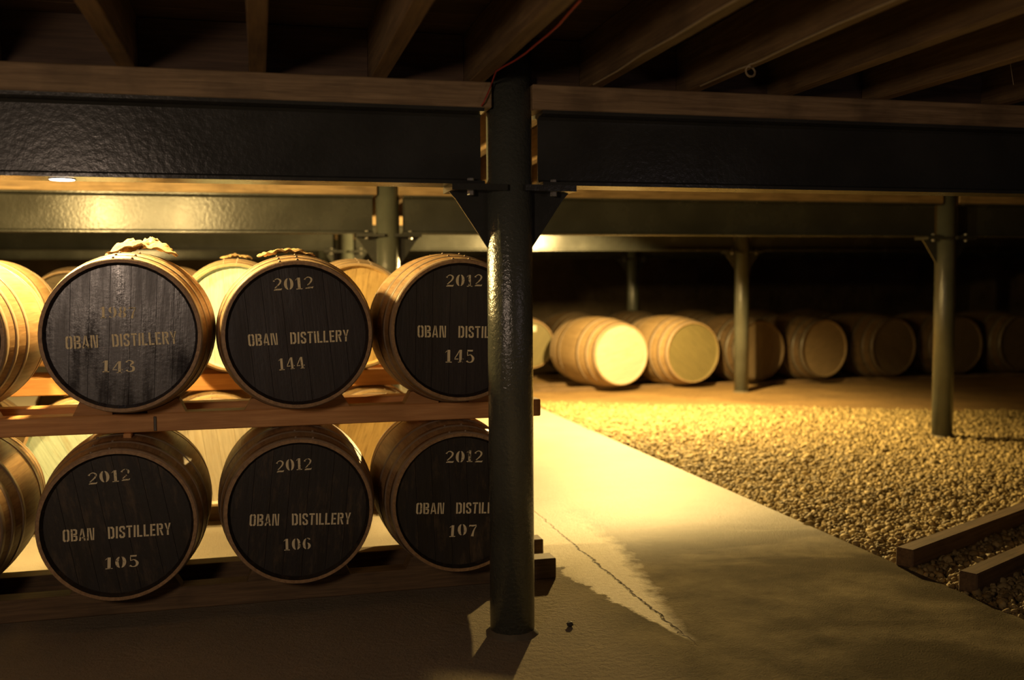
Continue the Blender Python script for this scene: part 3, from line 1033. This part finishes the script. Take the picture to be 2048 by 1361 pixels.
# ------------------------------------------------------------------ gravel
rg = np.random.default_rng(4)
ph = (1 + 5 ** 0.5) / 2
ico = np.array([(-1, ph, 0), (1, ph, 0), (-1, -ph, 0), (1, -ph, 0), (0, -1, ph), (0, 1, ph), (0, -1, -ph), (0, 1, -ph), (ph, 0, -1), (ph, 0, 1), (-ph, 0, -1), (-ph, 0, 1)], float)
ico /= np.linalg.norm(ico[0])
icf = np.array([(0, 11, 5), (0, 5, 1), (0, 1, 7), (0, 7, 10), (0, 10, 11), (1, 5, 9), (5, 11, 4), (11, 10, 2), (10, 7, 6), (7, 1, 8), (3, 9, 4), (3, 4, 2), (3, 2, 6), (3, 6, 8), (3, 8, 9), (4, 9, 5), (2, 4, 11), (6, 2, 10), (8, 6, 7), (9, 8, 1)])
NP = 96000
yy = rg.uniform(2.9, 11.4, NP * 2)
xx = rg.uniform(PATH_X + 0.01, 9.6, NP * 2)
ok = (xx < 0.93 * yy + 0.55) & (yy < 10.05 - 0.47 * (xx - 5.25) + rg.normal(0, 0.06, NP * 2))
xx, yy = xx[ok][:NP], yy[ok][:NP]
n = len(xx)
size = rg.lognormal(0, 0.28, n) * 0.0142
# a few stones spill over the path edge
R3 = rg.normal(size=(n, 4))
R3 /= np.linalg.norm(R3, axis=1)[:, None]
w_, x_, y_, z_ = R3.T
rot = np.stack([np.stack([1 - 2 * (y_ ** 2 + z_ ** 2), 2 * (x_ * y_ - z_ * w_), 2 * (x_ * z_ + y_ * w_)], -1),
                np.stack([2 * (x_ * y_ + z_ * w_), 1 - 2 * (x_ ** 2 + z_ ** 2), 2 * (y_ * z_ - x_ * w_)], -1),
                np.stack([2 * (x_ * z_ - y_ * w_), 2 * (y_ * z_ + x_ * w_), 1 - 2 * (x_ ** 2 + y_ ** 2)], -1)], 1)
sh = ico[None] * (1 + rg.uniform(-0.22, 0.22, (n, 12, 1))) * rg.uniform(0.6, 1.35, (n, 1, 3))
P = np.einsum('nij,nkj->nki', rot, sh) * size[:, None, None]
zz = 0.012 * np.sin(1.7 * xx + 0.6 * yy) * np.sin(1.1 * yy - 0.4 * xx) + rg.uniform(-0.022, 0.012, n) - 0.006
P += np.stack([xx, yy, zz], -1)[:, None, :]
me = bpy.data.meshes.new('gravel')
V = P.reshape(-1, 3).astype(np.float32)
F = (icf[None] + (np.arange(n) * 12)[:, None, None]).reshape(-1, 3).astype(np.int32)
me.vertices.add(len(V))
me.vertices.foreach_set('co', V.ravel())
me.loops.add(F.size)
me.loops.foreach_set('vertex_index', F.ravel())
me.polygons.add(len(F))
me.polygons.foreach_set('loop_start', np.arange(0, F.size, 3, dtype=np.int32))
me.polygons.foreach_set('loop_total', np.full(len(F), 3, np.int32))
me.update()
me.validate()
link('gravel', me, None, M['gravel'], kind='stuff', category='gravel', label='loose pale gravel spread beside the concrete path')


# two timbers lying on the gravel
def skid(a, b, w, h, label):
    a, b = Vector(a), Vector(b)
    d = b - a
    L = d.length
    MB().box((0, 0, 0), (L, w, h), 0.006).build('bearer_timber', M['rail_dark'], None, (a.x, a.y, 0.0), (0, 0, math.atan2(d.y, d.x)), category='timber', label=label,
                                               group='bearer timbers on the gravel')


skid((3.04, 4.13, 0), (5.6, 5.42, 0), 0.09, 0.092, 'longer dark bearer timber lying across the gravel, further from the viewer')
skid((3.06, 3.71, 0), (5.6, 4.99, 0), 0.085, 0.092, 'dark bearer timber in the gravel, nearest the bottom right corner')

# ------------------------------------------------------------------ small things
# red wire from the joist down to the column head
wpx = [(1162, 0), (1140, 24), (1118, 50), (1098, 68), (1078, 84), (1052, 106), (1030, 121), (1008, 133), (992, 143)]
pts = []
for i, (x, y) in enumerate(wpx):
    p = at_z(x, y, ZJ - 0.006)
    if p.y > 3.70:
        p = at_y(x, y, 3.70)
    pts.append(p)
pts += [at_y(984, 166, 3.705), at_y(976, 186, 3.70), at_y(968, 204, 3.70), at_y(963, 212, 3.712)]
MB().tube(pts, 0.0032, 6).build('red_wire', M['red_wire'], None, category='wire', label='thin red wire sagging from a joist to the column head')
for (x, y), lab in (((991, 132), 'green cable tie sticking up from the red wire'), ((970, 152), 'second green cable tie beside the joist end, lower left of the first')):
    p = at_y(x, y, 3.69)
    MB().box((-0.003, -0.002, -0.016), (0.003, 0.002, 0.016), 0.0008).build('cable_tie', M['green_tie'], None, p, (0, 0.1, 0), category='cable tie', label=lab)
# thin cables clipped along joist edges
for x, lab in ((1.255, 'thin pale cable clipped along the joist right of the near column'), (1.67, 'thin pale cable with a small loop under the next joist to the right')):
    pts = [(x + 0.004 * sin(3.3 * k), 0.9 + 0.25 * k, ZJ - 0.005 + 0.002 * sin(5 * k)) for k in range(12)]
    if x > 1.5:
        pts = pts[:9] + [(x, 3.10, ZJ - 0.010)] + [(x - 0.024 * sin(2 * pi * k / 12), 3.17 + 0.05 * k / 12, ZJ - 0.030 + 0.020 * cos(2 * pi * k / 12)) for k in range(13)] + [(x, 3.28, ZJ - 0.006), (x, 3.6, ZJ - 0.005)]
    MB().tube(pts, 0.004, 6).build('cable', M['grey_wire'], None, category='cable', label=lab)
p0 = at_y(2012, 42, 3.2)
MB().tube([p0, at_y(2016, 90, 3.2), at_y(2021, 130, 3.2), at_y(2027, 170, 3.2)], 0.0012, 5).build('string', M['grey_wire'], None, category='string', label='fine string hanging from the ceiling at the top right corner')
# glowing disc added for the bright spot under the near beam
p = at_y(124, 357, 3.80)
t = root('beam_glow_spot', (p.x, 3.80, ZB), category='lamp', label='small glowing white disc added flush under the near beam, far left')
MB().cyl((0, 0), 0.046, -0.003, -0.0002, 24).build('spot_rim', M['bolt'], t)
MB().cyl((0, 0), 0.040, -0.005, -0.0028, 24, 0.042).build('lens', M['lens'], t)  # glowing face of the added disc
# lamps hung between the joists (hidden behind the beams from here)
for n_, p_, w_ in LAMPS:
    t = root('bulkhead_lamp', (p_[0], p_[1], p_[2] + 0.07), category='lamp', label=f'round bulkhead lamp under the joists, {"over the near rack" if n_ == "rack_lamp" else "over the aisle behind the near rack" if n_ == "aisle_lamp" else "over the gravel path" if n_ == "path_lamp" else "over the far racks"}', group='bulkhead lamps')
    MB().cyl((0, 0), 0.085, 0.0, ZJ - p_[2] - 0.082, 20).build('base', M['steel'], t)
    MB().box((-0.26, -0.05, ZJ - p_[2] - 0.082), (0.26, 0.05, ZJ - p_[2] - 0.0705), 0.002).build('mounting_batten', M['board'], t)
# pebble on the concrete
mb = MB()
q = ico * np.array([0.018, 0.014, 0.013])
mb.add([tuple(v) for v in q], [tuple(f) for f in icf])
mb.build('pebble', M['pebble'], None, (*at_z(1140, 1254)[:2], 0.011), (0.2, 0.1, 0.6), category='stone', label='small dark stone on the concrete right of the column foot')
